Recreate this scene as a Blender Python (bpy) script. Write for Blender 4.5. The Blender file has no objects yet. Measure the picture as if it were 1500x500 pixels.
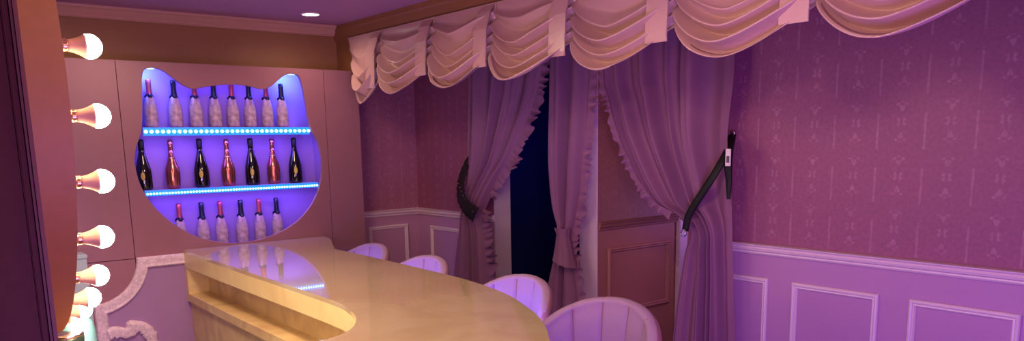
import bpy, bmesh, math, random
from mathutils import Vector, Matrix
from math import sin, cos, pi
random.seed(4)
S = bpy.context.scene
C = S.collection

# ------------------------------------------------------------------ camera, light, exposure
YAW, PITCH, ROLL, FPX, PPY = 0.67780797, 0.17560276, 0.01739881, 1132.89, 407.8
fwd = Vector((sin(YAW)*cos(PITCH), cos(YAW)*cos(PITCH), -sin(PITCH)))
right0 = Vector((cos(YAW), -sin(YAW), 0)); down0 = fwd.cross(right0)
right = cos(ROLL)*right0 + sin(ROLL)*down0
down = -sin(ROLL)*right0 + cos(ROLL)*down0
camd = bpy.data.cameras.new('camera'); cam = bpy.data.objects.new('camera', camd); C.objects.link(cam)
m = Matrix.Identity(4)
for i in range(3):
    m[i][0] = right[i]; m[i][1] = -down[i]; m[i][2] = -fwd[i]
m[2][3] = 1.6
cam.matrix_world = m
camd.sensor_fit = 'HORIZONTAL'; camd.sensor_width = 36; camd.lens = 36*FPX/1500
camd.shift_y = (PPY-250)/1500; camd.clip_start = 0.05
S.camera = cam
vs = S.view_settings
vs.view_transform = 'Standard'; vs.look = 'None'; vs.gamma = 1; vs.use_curve_mapping = False
vs.exposure = -0.28

world = bpy.data.worlds.new('world'); S.world = world; world.use_nodes = True
bg = world.node_tree.nodes['Background']
bg.inputs[0].default_value = (0.55, 0.16, 0.42, 1); bg.inputs[1].default_value = 0.07

def lamp(name, kind, loc, energy, color, size=0.1, aim=None, **kw):
    d = bpy.data.lights.new(name, kind); d.energy = energy; d.color = color
    if kind == 'AREA':
        d.shape = 'RECTANGLE'; d.size = size; d.size_y = kw.get('size_y', size)
        if 'spread' in kw: d.spread = kw['spread']
    elif kind == 'SPOT':
        d.spot_size = kw.get('angle', 2.0); d.spot_blend = kw.get('blend', 0.8); d.shadow_soft_size = size
    else:
        d.shadow_soft_size = size
    o = bpy.data.objects.new(name, d); C.objects.link(o); o.location = loc
    if aim is not None:
        o.rotation_euler = (Vector(aim)-Vector(loc)).to_track_quat('-Z', 'Y').to_euler()
    return o

WARM = (1.0, 0.73, 0.46)
VIOLET = (0.46, 0.22, 1.0)
PINK = (1.0, 0.42, 0.62)
# recessed ceiling lamps (warm), two in view, two over the bar; the last is added fill
for n, (x, y, e) in enumerate([(0.98, 4.72, 8), (2.23, 4.72, 12), (1.35, 3.7, 36), (1.35, 1.7, 46), (0.75, 3.3, 150)]):
    lamp('downlight_and_fill_lamp', 'SPOT', (x, y, 2.395), e*1.6, WARM, 0.05 if n < 2 else 0.22, (x, y, 0), angle=(2.9, 2.9, 3.05, 3.05, 2.2)[n], blend=(1, 1, .25, .25, .5)[n])
# violet and pink fill lamps added on the unseen near side
lamp('violet_fill_lamp', 'AREA', (0.7, 0.2, 0.7), 62, VIOLET, 1.0, (3.2, 2.4, 1.0), size_y=0.8)
lamp('pink_fill_lamp', 'AREA', (0.9, -0.5, 1.95), 12, PINK, 0.7, (3.2, 2.2, 1.3), size_y=0.5)
# unseen warm spot added to brighten the valance straps
lamp('valance_fill_lamp', 'SPOT', (0.7, 0.5, 2.38), 60, (1.0, 0.72, 0.5), 0.06, (2.55, 2.3, 2.12), angle=1.25, blend=1.0)
# violet fill added under the guests' edge, for chairs and curtains
lamp('under_bar_fill_lamp', 'AREA', (2.085, 3.5, 0.84), 7.5, (0.26, 0.20, 1.0), 2.4, (3.2, 3.5, 1.25), size_y=0.03)
# LED glow below the niche shelves, plus an added lamp at the top
BLUE = (0.06, 0.20, 1.0); BLUV = (0.20, 0.11, 1.0)
for z, e, xa, xb in [(1.66, 3.0, 1.25, 2.30), (1.295, 3.0, 1.22, 2.32)]:
    lamp('shelf_glow_lamp', 'AREA', ((xa+xb)/2, 5.035, z-0.02), e, BLUV, xb-xa, ((xa+xb)/2, 5.14, z-0.3), size_y=0.015)
lamp('niche_top_fill_lamp', 'AREA', (1.78, 5.05, 2.07), 2.8, BLUV, 1.05, (1.78, 5.14, 1.7), size_y=0.03)  # unseen lamp added to light the niche back wall

# ------------------------------------------------------------------ materials
def lin(c):
    return tuple((v/12.92 if v <= 0.04045 else ((v+0.055)/1.055)**2.4) for v in c)
def rgb(r, g, b): return lin((r/255, g/255, b/255)) + (1,)
def nodemat(name):
    mt = bpy.data.materials.new(name); mt.use_nodes = True
    nt = mt.node_tree
    return mt, nt, nt.nodes['Principled BSDF']
def mat(name, col, rough=0.5, metal=0.0, noise=0.0, nscale=20.0, bump=0.0, bscale=200.0, coat=0.0, sheen=0.0, trans=0.0):
    mt, nt, p = nodemat(name)
    p.inputs['Base Color'].default_value = col
    p.inputs['Roughness'].default_value = rough; p.inputs['Metallic'].default_value = metal
    if coat: p.inputs['Coat Weight'].default_value = coat; p.inputs['Coat Roughness'].default_value = 0.04
    if sheen: p.inputs['Sheen Weight'].default_value = sheen
    if trans: p.inputs['Transmission Weight'].default_value = trans
    tc = nt.nodes.new('ShaderNodeTexCoord')
    if noise:
        nz = nt.nodes.new('ShaderNodeTexNoise'); nz.inputs['Scale'].default_value = nscale; nz.inputs['Detail'].default_value = 5
        nt.links.new(tc.outputs['Object'], nz.inputs['Vector'])
        mx = nt.nodes.new('ShaderNodeMixRGB'); mx.blend_type = 'MULTIPLY'; mx.inputs[0].default_value = 1.0
        rp = nt.nodes.new('ShaderNodeValToRGB')
        rp.color_ramp.elements[0].position = 0.3; rp.color_ramp.elements[1].position = 0.7
        lo = 1-noise; rp.color_ramp.elements[0].color = (lo, lo, lo, 1); rp.color_ramp.elements[1].color = (1, 1, 1, 1)
        nt.links.new(nz.outputs['Fac'], rp.inputs[0]); mx.inputs[1].default_value = col
        nt.links.new(rp.outputs[0], mx.inputs[2]); nt.links.new(mx.outputs[0], p.inputs['Base Color'])
    if bump:
        n2 = nt.nodes.new('ShaderNodeTexNoise'); n2.inputs['Scale'].default_value = bscale; n2.inputs['Detail'].default_value = 3
        nt.links.new(tc.outputs['Object'], n2.inputs['Vector'])
        b = nt.nodes.new('ShaderNodeBump'); b.inputs['Strength'].default_value = bump; b.inputs['Distance'].default_value = 0.004
        nt.links.new(n2.outputs['Fac'], b.inputs['Height']); nt.links.new(b.outputs[0], p.inputs['Normal'])
    return mt
def emis(name, col, st):
    mt, nt, p = nodemat(name)
    p.inputs['Base Color'].default_value = col
    p.inputs['Emission Color'].default_value = col; p.inputs['Emission Strength'].default_value = st
    return mt
def math_node(nt, op, a, b=None, c=None):
    n = nt.nodes.new('ShaderNodeMath'); n.operation = op
    for i, v in enumerate((a, b, c)):
        if v is None: continue
        if isinstance(v, (int, float)): n.inputs[i].default_value = v
        else: nt.links.new(v, n.inputs[i])
    return n.outputs[0]
def wallpaper(name, paper, motif, paint, axis='Y', strength=0.6, split=1.07):
    """striped damask above the chair rail, plain paint below it"""
    mt, nt, p = nodemat(name)
    g = nt.nodes.new('ShaderNodeNewGeometry'); sp = nt.nodes.new('ShaderNodeSeparateXYZ')
    nt.links.new(g.outputs['Position'], sp.inputs[0])
    y = sp.outputs[axis]; z = sp.outputs['Z']
    per = 0.19
    u = math_node(nt, 'FRACT', math_node(nt, 'DIVIDE', math_node(nt, 'ADD', y, 10.0), per))
    uc = math_node(nt, 'ABSOLUTE', math_node(nt, 'SUBTRACT', u, 0.5))
    # medallion column: mirrored noise within a narrow band
    cb = nt.nodes.new('ShaderNodeCombineXYZ')
    nt.links.new(math_node(nt, 'MULTIPLY', uc, per), cb.inputs[0])
    zz = math_node(nt, 'PINGPONG', z, 0.11)
    nt.links.new(zz, cb.inputs[1])
    v = nt.nodes.new('ShaderNodeTexNoise'); v.inputs['Scale'].default_value = 28; v.inputs['Detail'].default_value = 2
    nt.links.new(cb.outputs[0], v.inputs['Vector'])
    band = math_node(nt, 'LESS_THAN', uc, 0.14)
    med = math_node(nt, 'MULTIPLY', band, math_node(nt, 'GREATER_THAN', v.outputs['Fac'], 0.54))
    line = math_node(nt, 'GREATER_THAN', uc, 0.475)
    dash = math_node(nt, 'LESS_THAN', math_node(nt, 'FRACT', math_node(nt, 'DIVIDE', z, 0.22)), 0.66)
    ln = math_node(nt, 'MULTIPLY', line, dash)
    pat = math_node(nt, 'MAXIMUM', med, ln)
    big = nt.nodes.new('ShaderNodeTexNoise'); big.inputs['Scale'].default_value = 25; big.inputs['Detail'].default_value = 4
    nt.links.new(g.outputs['Position'], big.inputs['Vector'])
    pat = math_node(nt, 'MULTIPLY', math_node(nt, 'MULTIPLY', pat, big.outputs['Fac']), strength)
    m1 = nt.nodes.new('ShaderNodeMixRGB'); m1.inputs[1].default_value = paper; m1.inputs[2].default_value = motif
    nt.links.new(pat, m1.inputs[0])
    fine = nt.nodes.new('ShaderNodeTexNoise'); fine.inputs['Scale'].default_value = 60; fine.inputs['Detail'].default_value = 6
    nt.links.new(g.outputs['Position'], fine.inputs['Vector'])
    rp = nt.nodes.new('ShaderNodeValToRGB'); rp.color_ramp.elements[0].color = (.84, .84, .84, 1); rp.color_ramp.elements[1].color = (1, 1, 1, 1)
    rp.color_ramp.elements[0].position = .35; rp.color_ramp.elements[1].position = .65
    nt.links.new(fine.outputs['Fac'], rp.inputs[0])
    mm = nt.nodes.new('ShaderNodeMixRGB'); mm.blend_type = 'MULTIPLY'; mm.inputs[0].default_value = 1
    nt.links.new(m1.outputs[0], mm.inputs[1]); nt.links.new(rp.outputs[0], mm.inputs[2])
    m2 = nt.nodes.new('ShaderNodeMixRGB'); m2.inputs[1].default_value = paint
    nt.links.new(math_node(nt, 'GREATER_THAN', z, split), m2.inputs[0]); nt.links.new(mm.outputs[0], m2.inputs[2])
    nt.links.new(m2.outputs[0], p.inputs['Base Color'])
    p.inputs['Roughness'].default_value = 0.55
    return mt
def marble(name, base, vein, rough, coat):
    mt, nt, p = nodemat(name)
    tc = nt.nodes.new('ShaderNodeTexCoord')
    n1 = nt.nodes.new('ShaderNodeTexNoise'); n1.inputs['Scale'].default_value = 3.2; n1.inputs['Detail'].default_value = 8; n1.inputs['Distortion'].default_value = 1.2
    nt.links.new(tc.outputs['Object'], n1.inputs['Vector'])
    r = nt.nodes.new('ShaderNodeValToRGB')
    r.color_ramp.elements[0].position = 0.35; r.color_ramp.elements[0].color = vein
    r.color_ramp.elements[1].position = 0.62; r.color_ramp.elements[1].color = base
    nt.links.new(n1.outputs['Fac'], r.inputs[0]); nt.links.new(r.outputs[0], p.inputs['Base Color'])
    p.inputs['Roughness'].default_value = rough; p.inputs['Coat Weight'].default_value = coat; p.inputs['Coat Roughness'].default_value = 0.03
    return mt
def cloth(name, col, rough=0.6, see=0.0, transl=0.25, bscale=350, bump=0.25, spec=0.3):
    mt, nt, p = nodemat(name)
    p.inputs['Base Color'].default_value = col; p.inputs['Roughness'].default_value = rough
    p.inputs['Specular IOR Level'].default_value = spec
    tc = nt.nodes.new('ShaderNodeTexCoord')
    n2 = nt.nodes.new('ShaderNodeTexNoise'); n2.inputs['Scale'].default_value = bscale
    nt.links.new(tc.outputs['Object'], n2.inputs['Vector'])
    b = nt.nodes.new('ShaderNodeBump'); b.inputs['Strength'].default_value = bump; b.inputs['Distance'].default_value = 0.003
    nt.links.new(n2.outputs['Fac'], b.inputs['Height']); nt.links.new(b.outputs[0], p.inputs['Normal'])
    out = nt.nodes['Material Output']; last = p.outputs[0]
    if transl:
        t = nt.nodes.new('ShaderNodeBsdfTranslucent'); t.inputs[0].default_value = col
        mx = nt.nodes.new('ShaderNodeMixShader'); mx.inputs[0].default_value = transl
        nt.links.new(last, mx.inputs[1]); nt.links.new(t.outputs[0], mx.inputs[2]); last = mx.outputs[0]
    if see:
        t = nt.nodes.new('ShaderNodeBsdfTransparent')
        mx = nt.nodes.new('ShaderNodeMixShader'); mx.inputs[0].default_value = see
        nt.links.new(last, mx.inputs[1]); nt.links.new(t.outputs[0], mx.inputs[2]); last = mx.outputs[0]
    nt.links.new(last, out.inputs[0])
    return mt

M = {}
M['paper'] = wallpaper('pink_damask', rgb(150, 80, 116), rgb(200, 140, 164), rgb(180, 126, 174), 'Y', 0.5)
M['paper_x'] = wallpaper('pink_damask_short_wall', rgb(162, 96, 128), rgb(206, 150, 166), rgb(184, 130, 168), 'X', 0.4)
M['paper_dark'] = wallpaper('rose_brown_damask', rgb(150, 96, 90), rgb(165, 110, 105), rgb(168, 108, 100), 'X', 0.4)
M['trimwhite'] = mat('painted_trim', rgb(222, 190, 208), 0.4)
M['panel'] = mat('dusty_pink_panel', rgb(152, 100, 118), 0.38, noise=0.06, nscale=6)
M['panel_back'] = mat('brown_upper_wall', rgb(152, 104, 72), 0.6, noise=0.08, nscale=5)
M['crown'] = mat('crown_plaster', rgb(196, 150, 140), 0.5, bump=0.5, bscale=120)
M['pelmet'] = mat('brown_pelmet', rgb(140, 92, 62), 0.5, noise=0.1, nscale=8)
M['ceil'] = mat('mauve_ceiling', rgb(170, 120, 165), 0.7, noise=0.05, nscale=3)
M['floor'] = mat('dark_floor', rgb(90, 70, 72), 0.4, noise=0.3, nscale=6)
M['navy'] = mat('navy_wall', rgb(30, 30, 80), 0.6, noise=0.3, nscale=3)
M['purplepanel'] = mat('lavender_panel', rgb(160, 120, 172), 0.5, noise=0.05, nscale=9)
M['orn'] = mat('textured_moulding', rgb(236, 204, 230), 0.5, noise=0.35, nscale=70, bump=0.8, bscale=160)
M['nichewall'] = mat('lilac_niche', rgb(160, 120, 205), 0.45)
M['acryl'] = emis('acrylic_led_glow', (0.02, 0.22, 1.0, 1), 0.9)  # LED light on the shelf lips is put in as their own glow
M['led'] = emis('led_cyan', (0.32, 0.80, 1.0, 1), 5.0)
M['marble'] = marble('beige_marble', rgb(206, 184, 150), rgb(196, 170, 136), 0.10, 1.0)
M['lit_cream'] = marble('bulb_lit_cream_edge', rgb(246, 222, 168), rgb(236, 206, 150), 0.4, 0.1)  # cream band, made paler to stand for the bulb light on it
M['marble_dull'] = marble('beige_marble_side', rgb(236, 208, 156), rgb(206, 170, 126), 0.4, 0.1)
M['satin'] = cloth('pink_satin', rgb(194, 150, 154), 0.28, 0, 0.06, 60, 0.25, 0.6)
M['sheer'] = cloth('mauve_sheer', rgb(152, 98, 134), 0.6, 0.06, 0.3)
M['ruffle'] = cloth('mauve_ruffle', rgb(156, 102, 138), 0.6, 0.08, 0.3)
M['lace'] = cloth('black_lace', rgb(22, 16, 20), 0.7, 0.25, 0, 120, 0.8)
M['black'] = cloth('black_ribbon', rgb(14, 10, 14), 0.55, 0, 0)
M['chrome'] = mat('chrome', rgb(215, 205, 205), 0.2, 1.0)
M['tag'] = mat('white_tag', rgb(220, 200, 205), 0.5)
M['tagmark'] = mat('tag_print', rgb(80, 60, 75), 0.5)
M['bulb'] = emis('bulb_glow', (1.0, 0.80, 0.50, 1), 150.0)
M['bulbneck'] = mat('bulb_collar', rgb(225, 180, 150), 0.35)
M['brass'] = mat('brass_socket', rgb(215, 165, 120), 0.25, 0.9)
M['maroon'] = mat('maroon_partition', rgb(92, 36, 24), 0.7, noise=0.2, nscale=40)
M['rim'] = mat('rose_mirror_rim', rgb(180, 122, 72), 0.55, noise=0.08, nscale=30)
M['mirror'] = mat('mirror_glass', rgb(230, 235, 240), 0.03, 1.0)
M['lilactrim'] = mat('lilac_edge', rgb(120, 72, 60), 0.6)
M['cab'] = mat('pale_cabinet', rgb(170, 185, 200), 0.4)
M['frost'] = mat('frosted_glass', rgb(110, 160, 172), 0.25)
M['dkgreen'] = mat('dark_green', rgb(36, 52, 48), 0.4)
M['velvet'] = mat('pink_velvet', rgb(150, 114, 148), 0.65, sheen=0.1, noise=0.05, nscale=50)
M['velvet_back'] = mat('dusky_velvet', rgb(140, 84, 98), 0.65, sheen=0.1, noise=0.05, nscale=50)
M['legblack'] = mat('black_metal', rgb(24, 22, 24), 0.35, 0.8)
M['spot'] = emis('downlight_glow', (1.0, 0.93, 0.88, 1), 14.0)
M['glassblack'] = mat('black_glass', rgb(14, 14, 16), 0.07, coat=0.6)
M['rosegold'] = mat('rose_gold', rgb(196, 112, 108), 0.2, 0.85)
M['whiteb'] = mat('floral_white_glass', rgb(204, 164, 184), 0.3, noise=0.6, nscale=34)
M['navyfoil'] = mat('navy_foil', rgb(20, 24, 60), 0.35, 0.3, noise=0.4, nscale=60)
M['redfoil'] = mat('rose_foil', rgb(168, 66, 84), 0.35, 0.4)
M['label'] = mat('label_white', rgb(210, 210, 205), 0.5)
M['goldlabel'] = mat('label_gold', rgb(190, 160, 70), 0.4)

# ------------------------------------------------------------------ helpers
def link(name, bm, mt, parent=None, smooth=False):
    me = bpy.data.meshes.new(name); bmesh.ops.recalc_face_normals(bm, faces=bm.faces)
    bm.to_mesh(me); bm.free(); me.materials.append(mt)
    if smooth:
        for p in me.polygons: p.use_smooth = True
    o = bpy.data.objects.new(name, me); C.objects.link(o)
    if parent: o.parent = parent
    return o
def box(bm, x0, x1, y0, y1, z0, z1, bev=0.0):
    v = [bm.verts.new(p) for p in ((x0,y0,z0),(x1,y0,z0),(x1,y1,z0),(x0,y1,z0),(x0,y0,z1),(x1,y0,z1),(x1,y1,z1),(x0,y1,z1))]
    f = [bm.faces.new([v[i] for i in q]) for q in ((0,1,2,3),(4,5,6,7),(0,1,5,4),(1,2,6,5),(2,3,7,6),(3,0,4,7))]
    if bev:
        es = list({e for ff in f for e in ff.edges})
        bmesh.ops.bevel(bm, geom=es, offset=bev, segments=2, affect='EDGES')
    return bm
def bx(*a, **k): return box(bmesh.new(), *a, **k)
def lathe(bm, prof, seg=24, origin=(0,0,0), axis='Z', caps=True):
    rings = []
    ox, oy, oz = origin
    for r, h in prof:
        ring = []
        for i in range(seg):
            a = 2*pi*i/seg; c, s = r*cos(a), r*sin(a)
            p = (ox+c, oy+s, oz+h) if axis == 'Z' else (ox+h, oy+c, oz+s)
            ring.append(bm.verts.new(p))
        rings.append(ring)
    for a, b in zip(rings, rings[1:]):
        for i in range(seg):
            j = (i+1) % seg
            bm.faces.new((a[i], a[j], b[j], b[i]))
    if caps: bm.faces.new(rings[0]); bm.faces.new(rings[-1])
    return bm
def grid(bm, pts, closed_u=False):
    vv = [[bm.verts.new(p) for p in row] for row in pts]
    for r in range(len(vv)-1):
        n = len(vv[r])
        for c in range(n if closed_u else n-1):
            bm.faces.new((vv[r][c], vv[r][(c+1) % n], vv[r+1][(c+1) % n], vv[r+1][c]))
    return vv
def prism(bm, poly, z0, z1):
    a = [bm.verts.new((x, y, z0)) for x, y in poly]; b = [bm.verts.new((x, y, z1)) for x, y in poly]
    n = len(poly)
    for i in range(n):
        j = (i+1) % n; bm.faces.new((a[i], a[j], b[j], b[i]))
    bm.faces.new(a); bm.faces.new(b)
    return bm
def tube(bm, pts, r, seg=10):
    pts = [Vector(p) for p in pts]; rows = []
    for i, p in enumerate(pts):
        t = (pts[min(i+1, len(pts)-1)]-pts[max(i-1, 0)]).normalized()
        u = t.cross(Vector((0, 0, 1)))
        if u.length < 1e-3: u = t.cross(Vector((0, 1, 0)))
        u.normalize(); w = t.cross(u)
        rows.append([p+r*(cos(2*pi*k/seg)*u+sin(2*pi*k/seg)*w) for k in range(seg)])
    vv = grid(bm, rows, True); bm.faces.new(vv[0]); bm.faces.new(vv[-1])
    return bm
def interp(pts, n):
    """catmull-rom through a list of tuples"""
    P = [Vector(p) for p in pts]; P = [2*P[0]-P[1]] + P + [2*P[-1]-P[-2]]
    out = []; segs = len(P)-3
    for k in range(n):
        t = k/(n-1)*segs; i = min(int(t), segs-1); t -= i
        a, b, c, d = P[i:i+4]
        out.append(0.5*((2*b)+(c-a)*t+(2*a-5*b+4*c-d)*t*t+(3*b-3*c+d-a)*t*t*t))
    return out
def thing(name, label, cat, loc=(0,0,0), rotz=0, group=None):
    o = bpy.data.objects.new(name, None); C.objects.link(o); o.empty_display_size = 0.05
    o.location = loc; o.rotation_euler = (0, 0, rotz)
    return tag(o, label, cat, group)
def tag(o, label, cat, group=None):
    o['label'] = label; o['category'] = cat
    if group: o['group'] = group
    return o
def struct(name, bm, mt, smooth=False):
    o = link(name, bm, mt, None, smooth); o['kind'] = 'structure'; return o
def dup(root, loc, label, rotz=0, group=None):
    r = root.copy(); C.objects.link(r); r.location = loc; r.rotation_euler = (0, 0, rotz); r['label'] = label
    if group: r['group'] = group
    for ch in list(root.children):
        c = ch.copy(); C.objects.link(c); c.parent = r
        for g in ch.children:
            d = g.copy(); C.objects.link(d); d.parent = c
    return r
def sweep_rect(bm, o, u, v, n, w, h, prof):
    """mitred moulding frame: outer size w x h from corner o; prof = (inward, outward) pairs"""
    o, u, v, n = map(Vector, (o, u, v, n))
    rows = []
    for d, e in prof:
        rows.append([o+u*d+v*d+n*e, o+u*(w-d)+v*d+n*e, o+u*(w-d)+v*(h-d)+n*e, o+u*d+v*(h-d)+n*e])
    grid(bm, rows, True)
    return bm
FR = [(0, 0), (0, .008), (.004, .013), (.010, .016), (.016, .013), (.018, .009), (.024, .011), (.030, .004), (.030, 0)]
def rail(bm, p, q, n, prof):
    """straight moulding from p to q; prof = (z, outward)"""
    p, q, n = map(Vector, (p, q, n)); z = Vector((0, 0, 1))
    vv = grid(bm, [[p+z*a+n*b for a, b in prof], [q+z*a+n*b for a, b in prof]])
    bm.faces.new(vv[0]); bm.faces.new(vv[1])
    return bm
RAIL = [(-.05, 0), (-.05, .008), (-.042, .014), (-.036, .012), (-.030, .022), (-.020, .026), (-.012, .020), (-.006, .030), (0, .032), (.002, 0)]
CROWN = [(0, 0), (0, .075), (-.014, .075), (-.02, .06), (-.036, .042), (-.05, .024), (-.056, .026), (-.064, .016), (-.064, 0)]

# ------------------------------------------------------------------ the room
CEIL = 2.412; YB = 5.193; W = 3.25
struct('floor', bx(-2.2, 5.2, -3.2, 5.4, -0.1, 0), M['floor'])
struct('ceiling', bx(-2.2, 5.2, -3.2, 5.4, CEIL, CEIL+.1), M['ceil'])
b = bmesh.new(); box(b, -1.2, 5.2, YB, YB+.1, 0, 1.12); box(b, -1.2, 5.2, YB, YB+.1, 1.12, CEIL)
struct('wall_back', bx(2.70, 5.2, YB, YB+.1, 0, CEIL), M['paper_x'])
struct('wall_back', bx(-1.2, 2.70, YB, YB+.1, 0, CEIL), M['panel_back'])
struct('wall_left', bx(-1.3, -1.2, -3.2, 5.3, 0, CEIL), M['panel'])
b = bmesh.new()
box(b, W, W+.12, 4.21, YB, 0, CEIL)
struct('wall_right', b, M['paper'])
struct('wall_right', bx(W, W+.12, -3.2, 2.48, 0, CEIL), M['paper'])
struct('wall_right', bx(W, W+.12, 2.48, 4.21, 2.08, CEIL), M['paper'])
# partition between the dark doorway and the alcove
struct('wall_alcove', bx(W+.004, 4.6, 3.225, 3.362, 0, CEIL), M['paper_dark'])
struct('wall_alcove', bx(4.3, 4.4, 2.2, 3.225, 0, CEIL), M['paper_dark'])
struct('wall_alcove', bx(W+.12, 4.3, 2.30, 2.40, 0, CEIL), M['paper_dark'])
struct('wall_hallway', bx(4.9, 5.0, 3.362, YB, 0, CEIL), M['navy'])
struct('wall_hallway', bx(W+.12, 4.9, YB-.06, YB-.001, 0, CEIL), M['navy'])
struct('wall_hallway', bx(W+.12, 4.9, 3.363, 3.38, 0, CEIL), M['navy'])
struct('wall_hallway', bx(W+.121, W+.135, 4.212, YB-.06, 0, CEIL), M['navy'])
# white post cladding between the two openings, and corner beads of the doorway
b = bmesh.new(); box(b, W-.008, W+.004, 3.222, 3.372, 0, 2.08, .003)
struct('trim_1', b, M['trimwhite'])
struct('trim_2', bx(W-.010, W+.125, 4.196, 4.210, 0, 2.08), M['trimwhite'])
struct('trim_3', bx(3.97, 4.05, 3.19, 3.224, 0, 2.08, bev=.004), M['trimwhite'])
# chair rails
b = bmesh.new(); rail(b, (W, 4.21, 1.098), (W, YB, 1.098), (-1, 0, 0), RAIL); struct('trim_4', b, M['trimwhite'])
b = bmesh.new(); rail(b, (W, -3.1, 1.090), (W, 2.48, 1.090), (-1, 0, 0), RAIL); struct('trim_5', b, M['trimwhite'])
b = bmesh.new(); rail(b, (2.66, YB, 1.098), (W, YB, 1.098), (0, -1, 0), RAIL); struct('trim_6', b, M['trimwhite'])
b = bmesh.new(); rail(b, (W+.004, 3.225, 1.115), (3.98, 3.225, 1.115), (0, -1, 0), RAIL); struct('trim_7', b, M['paper_dark'])
# picture-frame mouldings on the wainscot
k = 8
for y0 in (2.072+.125+.285, 1.946, 1.410, 0.875, 0.340):
    y1 = 2.072 if y0 > 2 else y0-.41
    b = bmesh.new(); sweep_rect(b, (W, y0, .28), (0, -1, 0), (0, 0, 1), (-1, 0, 0), y0-y1, .648, FR)
    struct('trim_%d' % k, b, M['trimwhite']); k += 1
b = bmesh.new(); sweep_rect(b, (W, 5.02, .28), (0, -1, 0), (0, 0, 1), (-1, 0, 0), .62, .69, FR); struct('trim_%d' % k, b, M['trimwhite']); k += 1
b = bmesh.new(); sweep_rect(b, (2.80, YB, .28), (1, 0, 0), (0, 0, 1), (0, -1, 0), .345, .70, FR); struct('trim_%d' % k, b, M['trimwhite']); k += 1
b = bmesh.new(); sweep_rect(b, (3.337, 3.225, .54), (1, 0, 0), (0, 0, 1), (0, -1, 0), .567, .415, FR); struct('trim_%d' % k, b, M['paper_dark']); k += 1
# skirtings
b = bmesh.new(); rail(b, (W, -3.1, .1), (W, 2.48, .1), (-1, 0, 0), [(-.1, 0), (-.1, .015), (-.02, .015), (0, .006), (0, 0)]); struct('baseboard_right', b, M['trimwhite'])
# crown mouldings: back wall and pelmet
b = bmesh.new(); rail(b, (-1.2, YB, CEIL), (2.62, YB, CEIL), (0, -1, 0), CROWN); struct('trim_%d' % k, b, M['crown']); k += 1
# pelmet board (boxed-in curtain head)
b = bmesh.new(); box(b, 2.62, 2.66, -2.5, YB, 2.08, CEIL)
struct('trim_%d' % k, b, M['pelmet']); k += 1
b = bmesh.new(); rail(b, (2.62, -2.5, CEIL), (2.62, YB, CEIL), (-1, 0, 0), [(0, 0), (0, .03), (-.03, .03), (-.04, .022), (-.085, .018), (-.105, .006), (-.105, 0)])
struct('trim_%d' % k, b, M['pelmet']); k += 1

# ------------------------------------------------------------------ niche wall (panelling with the cat-head opening)
CAT = [(1.175,1.526),(1.194,1.605),(1.229,1.692),(1.246,1.803),(1.256,1.921),(1.264,2.012),(1.285,2.052),(1.334,2.062),(1.386,2.046),(1.441,2.004),(1.497,1.964),(1.548,1.947),(1.585,1.952),(1.661,1.968),(1.789,1.981),(1.897,1.973),(1.976,1.956),(2.037,1.972),(2.081,2.008),(2.139,2.048),(2.196,2.061),(2.238,2.045),(2.258,1.977),(2.274,1.857),(2.294,1.722),(2.342,1.617),(2.364,1.492),(2.358,1.399),(2.325,1.284),(2.263,1.185),(2.173,1.098),(2.057,1.033),(1.913,.991),(1.753,.977),(1.623,.998),(1.499,1.040),(1.382,1.116),(1.291,1.207),(1.223,1.310),(1.187,1.413)]
cat = [(p.x, p.y) for p in interp([(x, z, 0) for x, z in CAT+CAT[:1]], 161)][:-1]
def panel_with_hole(x0, x1, z0, z1, hole, y0, y1):
    """board with a hole: rays from the hole's centre outwards to the rectangle"""
    bm = bmesh.new(); cx, cz = 1.77, 1.5
    outer = []
    for x, z in hole:
        dx, dz = x-cx, z-cz
        ts = []
        if dx > 1e-9: ts.append((x1-cx)/dx)
        if dx < -1e-9: ts.append((x0-cx)/dx)
        if dz > 1e-9: ts.append((z1-cz)/dz)
        if dz < -1e-9: ts.append((z0-cz)/dz)
        t = min(ts); outer.append([cx+dx*t, cz+dz*t])
    for qx in (x0, x1):
        for qz in (z0, z1):
            i = min(range(len(outer)), key=lambda k: (outer[k][0]-qx)**2+(outer[k][1]-qz)**2)
            outer[i] = [qx, qz]
    rows = []
    for pts, y in ((hole, y1), (hole, y0+.004), ([(cx+(x-cx)*1.004, cz+(z-cz)*1.004) for x, z in hole], y0), (outer, y0), (outer, y1)):
        rows.append([(x, y, z) for x, z in pts])
    grid(bm, rows, True)
    return bm
ZP = 2.098
b = panel_with_hole(1.1265, 2.412, 0.0, ZP, cat, 5.0, 5.02)
struct('wall_niche', b, M['panel'])
b = bmesh.new()
box(b, 0.26, 1.1225, 5.0, YB, 0.945, ZP); box(b, 0.26, 1.1225, 5.0, YB, 0, 0.941)
struct('wall_niche', b, M['panel'])
struct('wall_niche', bx(2.416, 2.67, 5.0, YB, 0, ZP), M['panel'])
b = bmesh.new()   # carcass behind the opening
box(b, 1.1265, 1.15, 5.02, YB, .9, ZP); box(b, 2.39, 2.412, 5.02, YB, .9, ZP)
box(b, 1.15, 2.39, 5.02, YB, 2.075, ZP); box(b, 1.15, 2.39, 5.02, YB, .94, .962)
box(b, 1.15, 2.39, 5.178, YB, .962, 2.075)
struct('wall_niche', b, M['nichewall'])
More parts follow.
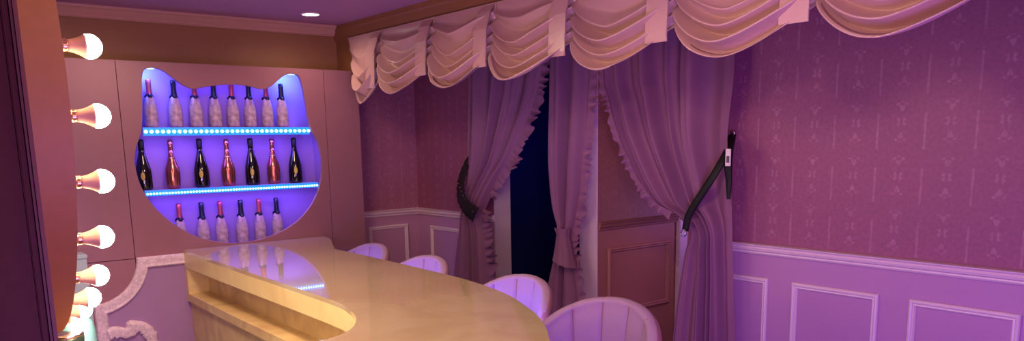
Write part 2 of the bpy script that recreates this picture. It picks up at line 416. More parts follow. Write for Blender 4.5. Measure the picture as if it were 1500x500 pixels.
# purple recessed panel and baroque frame below
def arc(cx, cz, r, a0, a1, n=14):
    return [(cx+r*cos(a0+(a1-a0)*i/n), cz+r*sin(a0+(a1-a0)*i/n)) for i in range(n+1)]
def frame_outline(d):
    r = .256+d; a = math.asin(d/r)
    return [(1.52, .948-d)] + arc(.872, .948, r, -a, -pi/2+a) + [(.872+d, .12+d), (1.52, .12+d)]
b = bmesh.new()
rows = []
for d, e in [(0, 0), (0, .012), (.006, .02), (.02, .022), (.045, .022), (.058, .026), (.066, .018), (.070, .004), (.070, .001)]:
    rows.append([(x, 5.0-e, z) for x, z in frame_outline(d)])
grid(b, rows, True)
struct('trim_%d' % k, b, M['orn'], False); k += 1
b = bmesh.new(); inner = frame_outline(.066)
va = [b.verts.new((x, 4.999, z)) for x, z in inner]; vb = [b.verts.new((x, 4.994, z)) for x, z in inner]
for i in range(len(va)):
    j = (i+1) % len(va); b.faces.new((va[i], va[j], vb[j], vb[i]))
fc = b.faces.new(vb); bmesh.ops.triangulate(b, faces=[fc])
struct('trim_%d' % k, b, M['purplepanel']); k += 1
# carved scroll ornament rising inside the frame
sc = interp([(.92,.545,0),(.96,.552,0),(1.00,.545,0),(1.03,.535,0),(1.035,.56,0),(1.06,.575,0),(1.10,.565,0),(1.14,.55,0),(1.175,.52,0),(1.19,.49,0),(1.205,.47,0),(1.20,.43,0),(1.23,.40,0)], 60)
b = bmesh.new(); rows = []
for i, p in enumerate(sc):
    t = (sc[min(i+1, 59)]-sc[max(i-1, 0)]).normalized(); nn = Vector((t.y, -t.x, 0))
    wv = .07*(1+.12*sin(i*.9))
    rows.append([(p.x+nn.x*wv*a, 5.0-.006-h, p.y+nn.y*wv*a) for a, h in ((0, -.004), (.0, .012), (.15, .024), (.4, .028), (.7, .02), (.85, .024), (1, .012), (1, -.004))])
vv = grid(b, rows); b.faces.new(vv[0]); b.faces.new(vv[-1])
tag(link('scroll_ornament', b, M['orn'], None, True), 'pale textured scroll ornament rising inside the curved wall frame left of the bar', 'ornament')

# shelves with LED strips
def shelf(z, x0, x1, lab, lab2, ndots, dr, zdot, liph):
    t = thing('display_shelf', lab, 'shelf', ((x0+x1)/2, 5.1, z))
    bb = bx(x0-(x0+x1)/2, x1-(x0+x1)/2, -.068, .078, -.014, 0)
    link('board', bb, M['nichewall'], t)
    link('front_lip', bx(x0-(x0+x1)/2, x1-(x0+x1)/2, -.076, -.068, -liph, -.001), M['acryl'], t)
    s = thing('led_strip', lab2, 'light strip', ((x0+x1)/2, 5.0234, zdot))
    hw = (x1-x0)/2
    link('tape', bx(-hw, hw, -.003, 0, -.006, .006), M['acryl'], s)
    d0 = None
    for i in range(ndots):
        x = -hw+.012+(2*hw-.024)*i/(ndots-1)
        if d0 is None:
            bb = bmesh.new(); bmesh.ops.create_icosphere(bb, subdivisions=2, radius=dr)
            d0 = link('diode', bb, M['led'], s, True); d = d0
        else:
            d = d0.copy(); C.objects.link(d); d.parent = s
        d.location = (x, -dr+.0005, 0)
shelf(1.718, 1.245, 2.300, 'upper lilac shelf of the cat head niche with floral bottles', 'upper strip of large cyan lamps under the floral bottles', 33, .0105, 1.692, .05)
shelf(1.343, 1.222, 2.340, 'lower lilac shelf of the cat head niche with black and rose bottles', 'lower strip of fine cyan lamps under the black and rose bottles', 62, .0065, 1.322, .035)
# small ear lights
for x, z, lab in ((1.31, 2.066, 'small blue light in the left ear of the cat niche'), (2.215, 2.066, 'small blue light in the right ear of the cat niche')):
    t = thing('ear_light', lab, 'light', (x, 5.06, z))
    link('housing', bx(-.04, .04, -.012, .012, .0, .009), M['acryl'], t)
    link('lens', bx(-.036, .036, -.009, .009, -.004, 0), M['led'], t)
    lamp('ear_glow_lamp', 'AREA', (x, 5.06, z-.01), 3.0, BLUE, .06, (x, 5.16, z-.06), size_y=.02)

# bottles
def bottle(name, kind):
    t = thing(name, '', 'bottle')
    if kind in ('navy', 'rose'):
        p = [(.030, .0), (.037, .003), (.0385, .012), (.039, .07), (.038, .115), (.033, .145), (.024, .172), (.0175, .192), (.0150, .205)]
        link('glass_body', lathe(bmesh.new(), p, 24), M['whiteb'], t, True)
        f = M['navyfoil'] if kind == 'navy' else M['redfoil']
        link('foil_neck', lathe(bmesh.new(), [(.0195, .186), (.0178, .20), (.0162, .215), (.0152, .245), (.0162, .252), (.0165, .262), (.016, .282), (.011, .287), (0.001, .288)], 20), f, t, True)
        bb = bmesh.new()
        rows = []
        for i in range(25):
            a = 2*pi*i/24; rr = .021+.006*sin(a*3)
            rows.append([(cos(a)*rr, sin(a)*rr, .176), (cos(a)*(rr+.004), sin(a)*(rr+.004), .186), (cos(a)*.0185, sin(a)*.0185, .198)])
        grid(bb, rows)
        link('collar', bb, M['navyfoil'], t, True)
    elif kind == 'black':
        p = [(.034, .0), (.044, .003), (.046, .012), (.0465, .08), (.044, .12), (.035, .16), (.024, .20), (.0175, .23), (.0155, .262)]
        link('glass_body', lathe(bmesh.new(), p, 28), M['glassblack'], t, True)
        link('foil_neck', lathe(bmesh.new(), [(.0172, .238), (.0165, .262), (.0175, .272), (.0180, .280), (.017, .300), (.011, .305), (.001, .306)], 20), M['black'], t, True)
        bb = bmesh.new(); rows = []
        for zz in (.062, .074, .086, .098, .108):
            r = (.0468 if zz < .09 else .0462-.0006*(zz-.09)*40); hw = .26*math.sqrt(max(0.02, 1-((zz-.085)/.025)**2))
            rows.append([(r*sin(a), -r*cos(a), zz) for a in [hw*(-1+j/4)-.35 for j in range(9)]])
        grid(bb, rows)
        link('label_sticker', bb, M['goldlabel'], t, True)
    else:
        p = [(.028, .0), (.036, .003), (.040, .02), (.0435, .06), (.044, .10), (.040, .13), (.030, .155), (.0205, .185), (.016, .215), (.0140, .25)]
        link('glass_body', lathe(bmesh.new(), p, 28), M['rosegold'], t, True)
        link('foil_neck', lathe(bmesh.new(), [(.0155, .236), (.0148, .26), (.0165, .268), (.0168, .278), (.0150, .296), (.009, .301), (.001, .302)], 20), M['rosegold'], t, True)
        bb = lathe(bmesh.new(), [(.0208, .180), (.0225, .184), (.0218, .190), (.019, .194)], 20)
        link('neck_ring', bb, M['brass'], t, True)
    return t
proto = {}
ORD = ['leftmost', 'second', 'third', 'fourth', 'fifth', 'sixth', 'seventh', 'eighth']
def place(kind, x, z, lab, group, name):
    if kind not in proto:
        proto[kind] = o = bottle(name, kind); o['label'] = lab; o['group'] = group; o.location = (x, 5.1, z); return o
    return dup(proto[kind], (x, 5.1, z), lab, 0, group)
wordk = {'navy': 'white floral bottle with dark blue neck foil', 'rose': 'white floral bottle with rose neck foil', 'black': 'black sparkling wine bottle with gold label', 'gold': 'shiny rose gold sparkling wine bottle'}
def pos(i, n):
    return ORD[i]+(' from left' if i else '') if i < n-1 else 'rightmost'
for i, x in enumerate([1.318, 1.461, 1.584, 1.703, 1.816, 1.928, 2.044, 2.148]):
    kd = 'rose' if i in (0, 2, 4, 6) else 'navy'
    place(kd, x, 1.718, '%s, %s on the upper niche shelf' % (wordk[kd], pos(i, 8)), 'floral bottles on the upper shelf', 'champagne_bottle')
for i, x in enumerate([1.243, 1.411, 1.586, 1.755, 1.913, 2.059, 2.214]):
    kd = 'black' if i % 2 == 0 else 'gold'
    place(kd, x, 1.343, '%s, %s on the middle niche shelf' % (wordk[kd], pos(i, 7)), 'black and rose gold bottles on the middle shelf', 'champagne_bottle')
for i, x in enumerate([1.428, 1.566, 1.683, 1.817, 1.940, 2.061]):
    kd = 'rose' if i % 2 == 0 else 'navy'
    place(kd, x, .962, '%s, %s along the niche bottom' % (wordk[kd], pos(i, 6)), 'floral bottles along the niche bottom', 'champagne_bottle')

# ------------------------------------------------------------------ bar counter
left = [(1.400, 5.0), (1.385, 4.2), (1.378, 3.3), (1.370, 2.85), (1.346, 2.69), (1.297, 2.535), (1.24, 2.432), (1.175, 2.358), (1.09, 2.31), (.98, 2.295)]
leftc = [(p.x, p.y) for p in interp([(x, y, 0) for x, y in left], 60)]
endc = [(.90, 2.27), (.86, 2.20), (.84, 2.08), (.84, 1.72), (.88, 1.56), (1.0, 1.48), (1.2, 1.50), (1.4, 1.61)]
rightl = [(1.55, 1.745), (1.643, 1.856), (1.701, 1.932), (1.786, 2.065), (1.856, 2.205), (1.974, 2.5), (2.051, 2.902), (2.079, 3.471), (2.094, 4.021), (2.090, 4.319)]
rightc = [(p.x, p.y) for p in interp([(x, y, 0) for x, y in endc+rightl], 90)]
top = leftc + rightc + [(2.32, 4.84), (2.35, 5.0)]
t = thing('bar_counter', 'long beige marble bar counter with rounded end below the cat niche', 'counter', (1.7, 3.4, 0))
def shiftp(poly): return [(x-1.7, y-3.4) for x, y in poly]
bm = prism(bmesh.new(), shiftp(top), .9501, .970)
hor = [e for e in bm.edges if abs(e.verts[0].co.z-e.verts[1].co.z) < 1e-6]
bmesh.ops.bevel(bm, geom=hor, offset=.006, segments=2, affect='EDGES')
link('countertop', bm, M['marble'], t)
link('edge_band', prism(bmesh.new(), shiftp(top), .862, .950), M['lit_cream'], t)
def offl(d):   # the inner (bartender) edge pushed into the counter by d
    out = []
    for i, p in enumerate(leftc):
        a = Vector(leftc[max(i-1, 0)]); c = Vector(leftc[min(i+1, 59)]); tt = (c-a).normalized()
        out.append((p[0]-tt.y*d, p[1]+tt.x*d))
    return out
def body(d, z0, z1):
    l = offl(d)
    l = [(x, min(y, 5.0)) for x, y in l]
    cw = [(.98, 1.75), (1.25, 1.72), (1.45, 1.9), (1.6, 2.2), (1.72, 2.6), (1.78, 3.0), (1.80, 3.6), (1.80, 5.0)]
    return prism(bmesh.new(), shiftp(l+cw), z0, z1)
link('recess_panel', body(.13, .695, .862), M['marble_dull'], t)
link('end_board', bx(1.402-1.7, 1.62-1.7, 4.955-3.4, 4.999-3.4, .695, .862), M['marble_dull'], t)
link('under_shelf', body(.0, .645, .695), M['marble_dull'], t)
link('lower_panel', body(.02, 0, .645), M['marble_dull'], t)

# ------------------------------------------------------------------ velvet bar chairs
def make_chair():
    t = thing('bar_chair', '', 'chair')
    N = 113; rows_in, rows_out = [], []
    A = math.radians(96)
    bm = bmesh.new(); loops = []
    for i in range(N):
        th = -A+2*A*i/(N-1); a = abs(th)/A
        ztop = .975-.24*a**2.1
        ch = abs(cos(th/A*pi*3.5))**.3          # channel tufting, sharp seams
        loop = []
        z0 = .60
        for jj in range(13):
            s = jj/12; z = z0+(ztop-.02-z0)*s
            r = .250+.045*s - .022*ch*min(1, 3*(1-s)+.45)
            loop.append((r, z))
        rt = .293
        for q in range(1, 8):
            aa = pi-pi*q/8
            loop.append((rt+.024+.031*cos(aa)-.006*ch*(1-q/8), ztop-.02+(.022+.003*ch)*sin(aa)))
        for jj in range(13):
            s = 1-jj/12; z = z0+(ztop-.02-z0)*s
            loop.append((.302+.045*s, z))
        loops.append([(r*cos(th)*.80, r*sin(th)*.93, z) for r, z in loop])
    vv = grid(bm, loops, True); bm.faces.new(vv[0]); bm.faces.new(vv[-1])
    o = link('backrest', bm, M['velvet'], t, True)
    o.data.materials.append(M['velvet_back'])
    n = len(loops[0])
    for f in o.data.polygons:
        cz = f.center; r = math.hypot(cz.x/.80, cz.y/.93)
        if r > .296+.036*max(0, (cz.z-.6)/.37): f.material_index = 1
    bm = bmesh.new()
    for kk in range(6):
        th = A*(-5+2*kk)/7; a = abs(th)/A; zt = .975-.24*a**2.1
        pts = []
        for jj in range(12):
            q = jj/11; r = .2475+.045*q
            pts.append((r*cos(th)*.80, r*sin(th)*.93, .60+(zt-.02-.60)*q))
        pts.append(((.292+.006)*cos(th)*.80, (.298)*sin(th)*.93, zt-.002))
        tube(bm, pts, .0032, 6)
    link('groove_shade', bm, M['velvet_back'], t, True)  # dusky tubes stand for the shade in the backrest grooves
    bm = bmesh.new()
    lathe(bm, [(.19, .54), (.222, .555), (.232, .585), (.230, .62), (.215, .642), (.17, .655), (.08, .66)], 36)
    link('seat', bm, M['velvet'], t, True)
    for sx in (-1, 1):
        for sy in (-1, 1):
            bm = bmesh.new(); tube(bm, [(sx*.13, sy*.13, .545), (sx*.17, sy*.17, .28), (sx*.20, sy*.20, .0)], .012)
            link('leg', bm, M['legblack'], t, True)
    bm = bmesh.new(); tube(bm, [(.172*math.sqrt(2)*cos(2*pi*i/32), .172*math.sqrt(2)*sin(2*pi*i/32), .24) for i in range(33)], .008)
    link('foot_ring', bm, M['legblack'], t, True)
    return t
ch = make_chair()
chairs = [(2.38, 4.30, 0, 'pink velvet bar chair farthest along the bar, nearest the niche wall'),
          (2.34, 3.60, 0, 'pink velvet bar chair second from the niche wall, in front of the panelled corner'),
          (2.31, 2.74, 0, 'pink velvet bar chair in front of the dark doorway'),
          (2.22, 2.08, 6, 'pink channel tufted bar chair nearest the camera at the rounded bar end')]
for i, (x, y, a, lab) in enumerate(chairs):
    a = math.radians(a); loc = (x-.25*cos(a), y-.25*sin(a), 0)
    if i == 0:
        ch.location = loc; ch.rotation_euler = (0, 0, a); ch['label'] = lab; ch['group'] = 'pink bar chairs along the counter'
    else: dup(ch, loc, lab, a)

# ------------------------------------------------------------------ swag valance
XP = 2.60; ZT = 2.315
val = thing('swag_valance', 'pink satin swag valance with pleated scallops and flat straps', 'valance', (XP, 2.9, ZT))
def swag(y0, y1, zend0, zend1, zmid, low=.46, tiers=5, depth=.07, rip=.085, flare=0.0):
    bm = bmesh.new(); NU, NV = 56, 170; rows = []
    for j in range(NV+1):
        v = j/NV; row = []
        for i in range(NU+1):
            u = i/NU
            uu = u**(math.log(.5)/math.log(low))
            s = 1-abs(2*uu-1)**(1.25+.55*v)
            e = zend0+(zend1-zend0)*u
            sag = (zend0+zend1)*.5-zmid
            z = 2.312-v*(2.312-e) - s*sag*min(1, v*2.6)*(.72+.28*v)
            env = max(0.0, sin(pi*min(1, max(0, uu))))**.6
            ph = v*(tiers+.0)+.10*sin(5*u+y0*7)*env
            p = ph % 1.0
            ridge = (1-abs(2*p-1) if p > .5 else 2*p)
            ridge = 1-ridge                       # cusp at p = 0
            ridge = ridge**1.5
            if v < .16: ridge *= (v/.16)**2
            irr = 1+.3*sin(int(ph+.5)*2.1+y0*3)
            out = .010+depth*env*(.2+.8*v)*min(1, v*3) + rip*irr*(.22+.78*env)*ridge*(.55+.45*v)
            yy = y0+(y1-y0)*u + flare*(1-u)*v
            row.append((-out, yy-2.9, z-ZT))
        rows.append(row)
    # bottom hem folds back under
    rows.append([(x+.03, y, z+.012) for x, y, z in rows[-1]])
    grid(bm, rows)
    o = link('swag', bm, M['satin'], val, True)
    md = o.modifiers.new('thickness', 'SOLIDIFY'); md.thickness = .004; md.offset = 0
ED = [4.953, 4.486, 3.884, 3.309, 2.707, 2.107, 1.490, .880, .28, -.32]
for i in range(len(ED)-1):
    if i == 0: swag(ED[0], ED[1], 1.98, 2.02, 1.855, .55, 4, .05, .07, -.12)
    else: swag(ED[i], ED[i+1], 2.065, 2.045, 1.893, .45)
for i, y in enumerate(ED[1:]):
    bm = bmesh.new()
    x0 = -.085; zb = 1.985-ZT if i else 1.95-ZT
    rows = []
    for (xx, zz) in ((-.004, -.0), (-.045, -.05), (-.075, -.14), (-.085, zb+.02), (-.083, zb), (-.077, zb), (-.079, zb+.02), (-.068, -.14), (-.038, -.05), (0.0, -.004)):
        rows.append([(xx, y-2.9+.005, zz), (xx, y-2.9+.118, zz)])
    vv = grid(bm, rows)
    bmesh.ops.contextual_create(bm, geom=[])
    link('strap', bm, M['satin'], val)

# ------------------------------------------------------------------ curtains
def edge_fn(pts):
    pp = interp([(y, z, 0) for y, z in pts], 200)
    pp = sorted(((p.y, p.x) for p in pp))
    def f(z):
        if z <= pp[0][0]: return pp[0][1]
        for (a, ya), (b_, yb) in zip(pp, pp[1:]):
            if z <= b_: return ya+(yb-ya)*((z-a)/(b_-a) if b_ > a else 0)
        return pp[-1][1]
    return f
def curtain_mesh(L, Rr, x0, zlo, zhi, npl, amp, phase=0, nz=120, nu=160, gather=None, root=(0, 0, 0)):
    fl, fr = edge_fn(L), edge_fn(Rr); bm = bmesh.new(); rows = []
    wmax = max(abs(fl(zlo+(zhi-zlo)*j/20)-fr(zlo+(zhi-zlo)*j/20)) for j in range(21))
    for j in range(nz+1):
        z = zlo+(zhi-zlo)*j/nz; yl, yr = fl(z), fr(z); w = abs(yr-yl)/wmax
        a = amp*(.35+.65*min(1, w*1.15))
        bulge = 0
        if gather: bulge = gather[1]*math.exp(-((z-gather[0])/.16)**2)
        row = []
        for i in range(nu+1):
            u = i/nu
            ph = 2*pi*npl*(u+.05*sin(2*pi*u*1.7+phase)+.02*sin(z*2.2+u*7+phase))+phase
            f = sin(ph)+.35*sin(2.3*ph+1.3+z*1.5)+.5*sin(ph*.45+phase*2)
            xx = x0 + a*f*min(1, .15+u*9, .15+(1-u)*9) - bulge*sin(pi*u)
            row.append((xx-root[0], yl+(yr-yl)*u-root[1], z-root[2]))
        rows.append(row)
    grid(bm, rows); return bm
def ruffle_mesh(pts, x0, width, side, freq, amp, root, n=300, jitter=.25):
    P = interp([(y, z, 0) for y, z in pts], n); bm = bmesh.new(); rows = []; s = 0
    rnd = random.Random(int(freq*7+len(pts)+x0*100)); ks = [rnd.random()*6 for _ in range(6)]
    for i, p in enumerate(P):
        t = (P[min(i+1, n-1)]-P[max(i-1, 0)]); tl = t.length/ (2 if 0 < i < n-1 else 1); s += tl; t.normalize()
        nn = Vector((-t.y, t.x, 0))
        if nn.x*side < 0: nn = -nn
        row = []
        ph = s*freq + 2.2*sin(s*13+ks[0]) + 1.3*sin(s*37+ks[1])
        wj = 1+jitter*(.6*sin(s*31+ks[2])+.4*sin(s*77+ks[3]))
        for j in range(7):
            v = j/6; off = (v*1.25-.25)*width*wj
            a = amp*v*(.6+.4*sin(s*21+ks[4]))
            row.append((x0-root[0]-.006-a*sin(ph+v*1.6), p.x+nn.x*off+t.x*a*.35*cos(ph)-root[1], p.y+nn.y*off+t.y*a*.35*cos(ph)-root[2]))
        rows.append(row)
    grid(bm, rows); return bm
LL = [(4.32,2.2),(4.339,1.997),(4.364,1.636),(4.381,1.452),(4.416,1.216),(4.465,1.069),(4.536,.819),(4.583,.588),(4.61,.406),(4.63,.03)]
LR = [(3.50,2.2),(3.575,1.977),(3.633,1.829),(3.767,1.627),(3.88,1.479),(4.01,1.359),(4.15,1.182),(4.199,1.087),(4.175,.95),(4.15,.72),(4.13,.487),(4.10,.03)]
r0 = (3.14, 4.3, 0)
t = thing('left_curtain', 'mauve sheer curtain left of the dark doorway, swept back with black lace', 'curtain', r0, 0, 'mauve ruffled curtains')
link('drape', curtain_mesh(LL, LR, 3.14, .02, 2.2, 4.2, .034, .6, gather=(1.2, .05), root=r0), M['sheer'], t, True)
link('ruffle', ruffle_mesh(LR[:6]+[(4.11, 1.25)], 3.135, .055, -1, 120, .026, r0), M['ruffle'], t, True)
link('ruffle', ruffle_mesh([(4.15,1.15),(4.165,1.05),(4.15,.95),(4.12,.72),(4.10,.487),(4.08,.05)], 3.12, .075, -1, 120, .03, r0), M['ruffle'], t, True)
ML = [(3.505,2.2),(3.514,1.98),(3.522,1.823),(3.531,1.624),(3.533,1.42),(3.505,1.216),(3.445,1.087),(3.433,1.034),(3.477,.917),(3.523,.793),(3.576,.613),(3.632,.382),(3.70,.03)]
MR = [(3.13,2.2),(3.155,1.954),(3.177,1.731),(3.21,1.504),(3.244,1.269),(3.285,1.107),(3.315,1.045),(3.30,.938),(3.285,.823),(3.257,.661),(3.245,.454),(3.23,.03)]
r0 = (3.14, 3.35, 0)
t = thing('middle_curtain', 'narrow mauve sheer curtain knotted on the white post between doorway and alcove', 'curtain', r0, 0, 'mauve ruffled curtains')
link('drape', curtain_mesh(ML, MR, 3.14, .02, 2.2, 2.2, .034, 1.9, gather=(1.04, .02), root=r0), M['sheer'], t, True)
link('ruffle', ruffle_mesh(MR[:-1], 3.135, .05, -1, 110, .022, r0), M['ruffle'], t, True)
# tied knot: a flared cuff of the same cloth
bm = bmesh.new(); rows = []
for j in range(15):
    v = j/14; zz = 1.085-.21*v
    rad = .040+.036*v**1.6 if v > .22 else .052-.055*v
    rows.append([(-.035+(rad*.75)*sin(2*pi*i/40)+.006*sin(9*2*pi*i/40)*v, .02*(-v)+.02+rad*(1.15)*cos(2*pi*i/40)*(1+.06*sin(7*2*pi*i/40)), zz+.02*v*cos(2*pi*i/40)) for i in range(40)])
grid(bm, rows, True)
link('knot', bm, M['sheer'], t, True)
RL = [(3.05,2.2),(3.046,1.916),(3.005,1.798),(2.958,1.669),(2.892,1.542),(2.792,1.391),(2.682,1.277),(2.558,1.224),(2.479,1.174),(2.447,1.118),(2.475,1.028),(2.501,.884),(2.524,.737),(2.542,.551),(2.58,.03)]
RR = [(2.215,2.2),(2.212,1.913),(2.238,1.603),(2.215,1.413),(2.202,1.285),(2.192,1.122),(2.182,.958),(2.172,.793),(2.158,.625),(2.14,.03)]
r0 = (3.12, 2.4, 0)
t = thing('right_curtain', 'wide mauve sheer curtain beside the damask wall, held by a black strap', 'curtain', r0, 0, 'mauve ruffled curtains')
link('drape', curtain_mesh(RL, RR, 3.12, .02, 2.2, 5, .036, .2, gather=(1.14, .03), root=r0), M['sheer'], t, True)
link('ruffle', ruffle_mesh(RL[:8], 3.115, .03, 1, 120, .018, r0), M['ruffle'], t, True)
# rail that carries the curtains
t = thing('curtain_rail', 'white curtain rail fixed to the wall behind the satin valance', 'curtain rail', (3.14, 3.3, 2.226))
bm = bmesh.new(); tube(bm, [(0, -1.2, 0), (0, 1.2, 0)], .012); link('rod', bm, M['trimwhite'], t, True)
for yy in (-1.1, 0.1, 1.15):
    link('bracket', bx(-.01, .11, yy-.01, yy+.01, -.006, .006), M['trimwhite'], t)

# tie-backs
def ribbon(cent, wid, nrm, thick=.004, wave=0):
    P = interp(cent, 50); bm = bmesh.new(); rows = []; nv = Vector(nrm)
    for i, p in enumerate(P):
        tt = (P[min(i+1, 49)]-P[max(i-1, 0)]).normalized(); sd = tt.cross(nv).normalized()
        w = (wid[0]+(wid[1]-wid[0])*i/49)*(1+wave*sin(i*1.7))
        rows.append([p+sd*w*a+nv*(.006*(1-a*a*4)) for a in (-.5, -.3, 0, .3, .5)])
    grid(bm, rows); return bm
t = thing('lace_tieback', 'black lace tie-back around the left curtain', 'curtain tie-back', (3.08, 4.3, 1.3))
def rel(pts, r): return [(x-r[0], y-r[1], z-r[2]) for x, y, z in pts]
bm = ribbon(rel([(3.2, 4.36, 1.56), (3.12, 4.35, 1.45), (3.06, 4.335, 1.34), (3.02, 4.285, 1.235), (3.015, 4.215, 1.165), (3.04, 4.15, 1.12)], (3.08, 4.3, 1.3)), (.05, .11), (-1, -.15, 0), wave=.10)
o = link('sash', bm, M['lace'], t, True); md = o.modifiers.new('thickness', 'SOLIDIFY'); md.thickness = .004
bm = bmesh.new()
for q in range(9):
    yy = .04-.022*q; zz = .05-.026*q
    bmesh.ops.create_icosphere(bm, subdivisions=1, radius=.005, matrix=Matrix.Translation((-.066+.006*abs(q-4)*.5, yy, zz)))
link('lace_flower', bm, M['ruffle'], t, True)
t = thing('strap_tieback', 'black strap tie-back slanting across the right curtain to its wall hook', 'curtain tie-back', (3.06, 2.3, 1.4))
R0 = (3.06, 2.3, 1.4)
bm = ribbon(rel([(3.20, 2.285, 1.612), (3.12, 2.238, 1.54), (3.06, 2.262, 1.43), (3.045, 2.336, 1.315), (3.045, 2.395, 1.229), (3.05, 2.42, 1.15)], R0), (.040, .038), (-1, -.1, 0))
o = link('band', bm, M['black'], t, True); md = o.modifiers.new('thickness', 'SOLIDIFY'); md.thickness = .006
bm = ribbon(rel([(3.19, 2.27, 1.60), (3.075, 2.20, 1.50), (3.07, 2.188, 1.40), (3.07, 2.186, 1.315)], R0), (.06, .02), (-1, -.1, 0))
o = link('loose_end', bm, M['black'], t, True); md = o.modifiers.new('thickness', 'SOLIDIFY'); md.thickness = .005
tg = link('tag', bx(-.036, -.032, -.150, -.122, .070, .148, bev=.001), M['tag'], t)
link('print', bx(-.0368, -.036, -.144, -.128, .085, .115), M['tagmark'], tg)
bm = bmesh.new()
for i in range(24):
    pass
ring = [(.0+.0, .0+.016*cos(2*pi*i/24), .016*sin(2*pi*i/24)) for i in range(25)]
tube(bm, [(-.02+x, .122+y, -.262+z) for x, y, z in ring], .004); link('ring', bm, M['chrome'], t, True)
t = thing('wall_hook', 'small chrome hook on the damask wall at the black strap', 'hook', (3.24, 2.298, 1.62))
bm = bmesh.new(); lathe(bm, [(.014, .01), (.014, .004), (.012, 0)], 16, (0, 0, 0), 'X'); link('plate', bm, M['chrome'], t, True)
bm = bmesh.new(); tube(bm, [(0, 0, 0), (-.03, 0, -.005), (-.045, 0, -.02), (-.05, 0, .01), (-.046, 0, .035)], .004); link('hook_arm', bm, M['chrome'], t, True)

# ------------------------------------------------------------------ round mirror with bulbs, on the near partition
struct('wall_partition', bx(-1.2, .257, 1.95, 4.0, 0, CEIL), M['maroon'])
b = bmesh.new(); box(b, .247, .262, 1.937, 1.975, 0, CEIL, .006); struct('trim_%d' % k, b, M['lilactrim']); k += 1
b = bmesh.new(); box(b, .232, .240, 1.944, 1.951, 0, CEIL, .002); struct('trim_%d' % k, b, M['maroon']); k += 1
CY, CZ, RB = 2.877, 1.745, .68
t = thing('round_mirror', 'large round vanity mirror seen edge-on at the left, with rose rim', 'mirror', (.257, CY, CZ))
link('rim', lathe(bmesh.new(), [(.725, .0), (.725, .118), (.64, .118), (.635, .10), (.635, .0)], 192, (0, 0, 0), 'X', caps=False), M['rim'], t, True)
link('glass', lathe(bmesh.new(), [(.634, .0), (.634, .095), (.62, .098), (.001, .098)], 96, (0, 0, 0), 'X'), M['mirror'], t, True)
for p_ in t.children:
    for f in p_.data.polygons: f.use_smooth = False
def make_bulb():
    t = thing('light_bulb', '', 'light bulb')
    link('socket', lathe(bmesh.new(), [(.017, .0), (.019, .001), (.019, .005), (.0155, .007), (.0165, .009), (.0155, .011), (.0165, .013), (.0155, .015), (.0165, .017), (.0150, .019)], 20, (0, 0, 0), 'X'), M['brass'], t, True)
    link('collar', lathe(bmesh.new(), [(.0145, .018), (.0155, .024), (.0175, .034), (.0225, .046), (.027, .054), (.0285, .058)], 24, (0, 0, 0), 'X'), M['bulbneck'], t, True)
    prof = [(.0285, .058)]
    for i in range(1, 12):
        a = -0.30+ (pi/2+0.30)*i/11; prof.append((max(.0008, .0305*cos(a)), .0665+.0305*sin(a)))
    link('globe', lathe(bmesh.new(), prof, 24, (0, 0, 0), 'X'), M['bulb'], t, True)
    return t
bulb = make_bulb()
labs = ['topmost lit bulb in the column of bulbs on the round mirror', 'second lit bulb from the top on the round mirror', 'third lit bulb from the top on the round mirror', 'fourth lit bulb from the top, level with the lower niche', 'fifth lit bulb from the top, left of the curved frame', 'sixth lit bulb from the top in the bunched lower bulbs', 'seventh lit bulb from the top, second lowest of the bunch', 'lowest lit bulb on the round mirror, yellowish beside the dark tumbler']
for i, (y, z) in enumerate([(2.217, .248), (2.195, .075), (2.227, -.089), (2.299, -.241), (2.419, -.353), (2.575, -.429), (2.729, -.493), (2.912, -.564)]):
    a = math.radians(8.9-14.3*i+.5); loc = (.375, CY-.674*cos(a), CZ+.674*sin(a)-.003)
    loc = (.375, .5*(loc[1]+y), .5*(loc[2]+z+1.6))
    if i == 0: bulb.location = loc; bulb['label'] = labs[0]; bulb['group'] = 'lit bulbs round the mirror'
    else: dup(bulb, loc, labs[i])

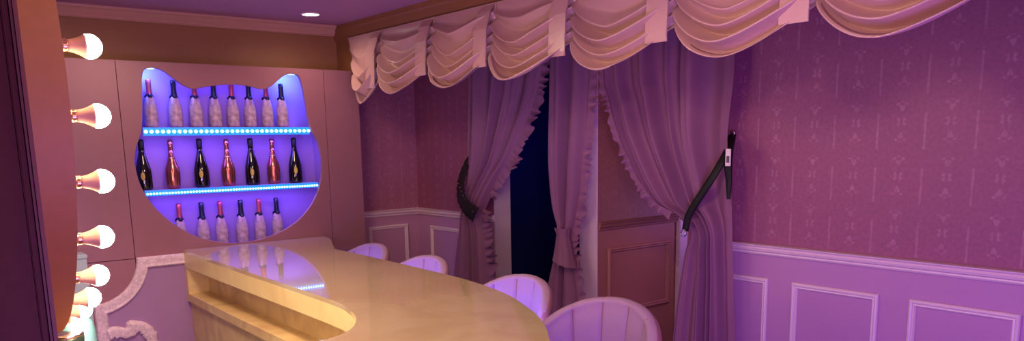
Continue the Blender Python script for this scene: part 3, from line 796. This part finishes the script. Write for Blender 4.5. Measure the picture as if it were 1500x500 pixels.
# vanity shelf below the mirror with two items on it
t = thing('vanity_shelf', 'narrow rose shelf on the partition below the round mirror', 'shelf', (.257, 3.0, .80))
link('board', bx(0, .34, -.55, .75, -.03, 0, bev=.004), M['rim'], t)
link('apron', bx(.0, .30, -.50, .70, -.09, -.03), M['maroon'], t)
t = thing('frosted_jar', 'pale cyan rounded jar below the lowest bulb', 'jar', (.47, 3.02, .80))
link('body', lathe(bmesh.new(), [(.05, 0), (.056, .01), (.058, .10), (.056, .17), (.046, .205), (.025, .222), (.002, .226)], 28), M['frost'], t, True)
link('base_ring', lathe(bmesh.new(), [(.057, .002), (.0605, .006), (.0605, .02), (.058, .024)], 28), M['chrome'], t, True)
t = thing('ribbed_tumbler', 'dark green ribbed tumbler beside the pale cyan jar', 'tumbler', (.41, 2.86, .80))
bm = bmesh.new(); rows = []
for z in [i*.01 for i in range(20)]:
    r = .045+.0035*abs(sin(z*pi/.04))+ .02*z
    rows.append([(r*cos(2*pi*i/28), r*sin(2*pi*i/28), z) for i in range(28)])
vv = grid(bm, rows, True); bm.faces.new(vv[0]); bm.faces.new(vv[-1])
link('cup', bm, M['dkgreen'], t, True)
link('rim_band', lathe(bmesh.new(), [(.0485, .188), (.052, .190), (.052, .198), (.045, .20)], 28), M['chrome'], t, True)
# pale cabinet end by the back wall
t = thing('side_cabinet', 'pale grey blue narrow cabinet behind the bulbs, left of the curved frame', 'cabinet', (.74, 4.85, 0))
link('body', bx(-.12, .10, 0, .149, .05, .99, bev=.004), M['cab'], t)
link('top', bx(-.125, .104, -.004, .149, .99, 1.015, bev=.004), M['cab'], t)
link('plinth', bx(-.11, .09, .01, .149, 0, .05), M['maroon'], t)

# ------------------------------------------------------------------ ceiling lights in view
for x, y, lab in ((.984, 4.72, 'recessed ceiling light cut by the top edge above the bulbs'), (2.227, 4.742, 'recessed ceiling light above the right ear of the cat niche')):
    t = thing('ceiling_light', lab, 'ceiling light', (x, y, CEIL), 0, 'recessed ceiling lights')
    link('rim', lathe(bmesh.new(), [(.050, 0), (.062, 0), (.060, -.006), (.052, -.008), (.050, -.001)], 32, caps=False), M['trimwhite'], t, True)
    link('diffuser', lathe(bmesh.new(), [(.050, 0), (.050, -.006), (.002, -.007)], 32), M['spot'], t, True)

# faint light in the hallway and the alcove
lamp('hallway_lamp', 'POINT', (4.3, 4.3, 1.5), 5.5, (0.04, 0.06, 1.0), .1)
lamp('alcove_lamp', 'POINT', (3.9, 2.75, 2.25), 4.5, (1.0, .45, .4), .1)
lamp('casing_fill_lamp', 'POINT', (4.12, 2.85, 1.1), 3.5, (.5, .3, 1.0), .05)  # unseen violet point lamp added to brighten the white casing
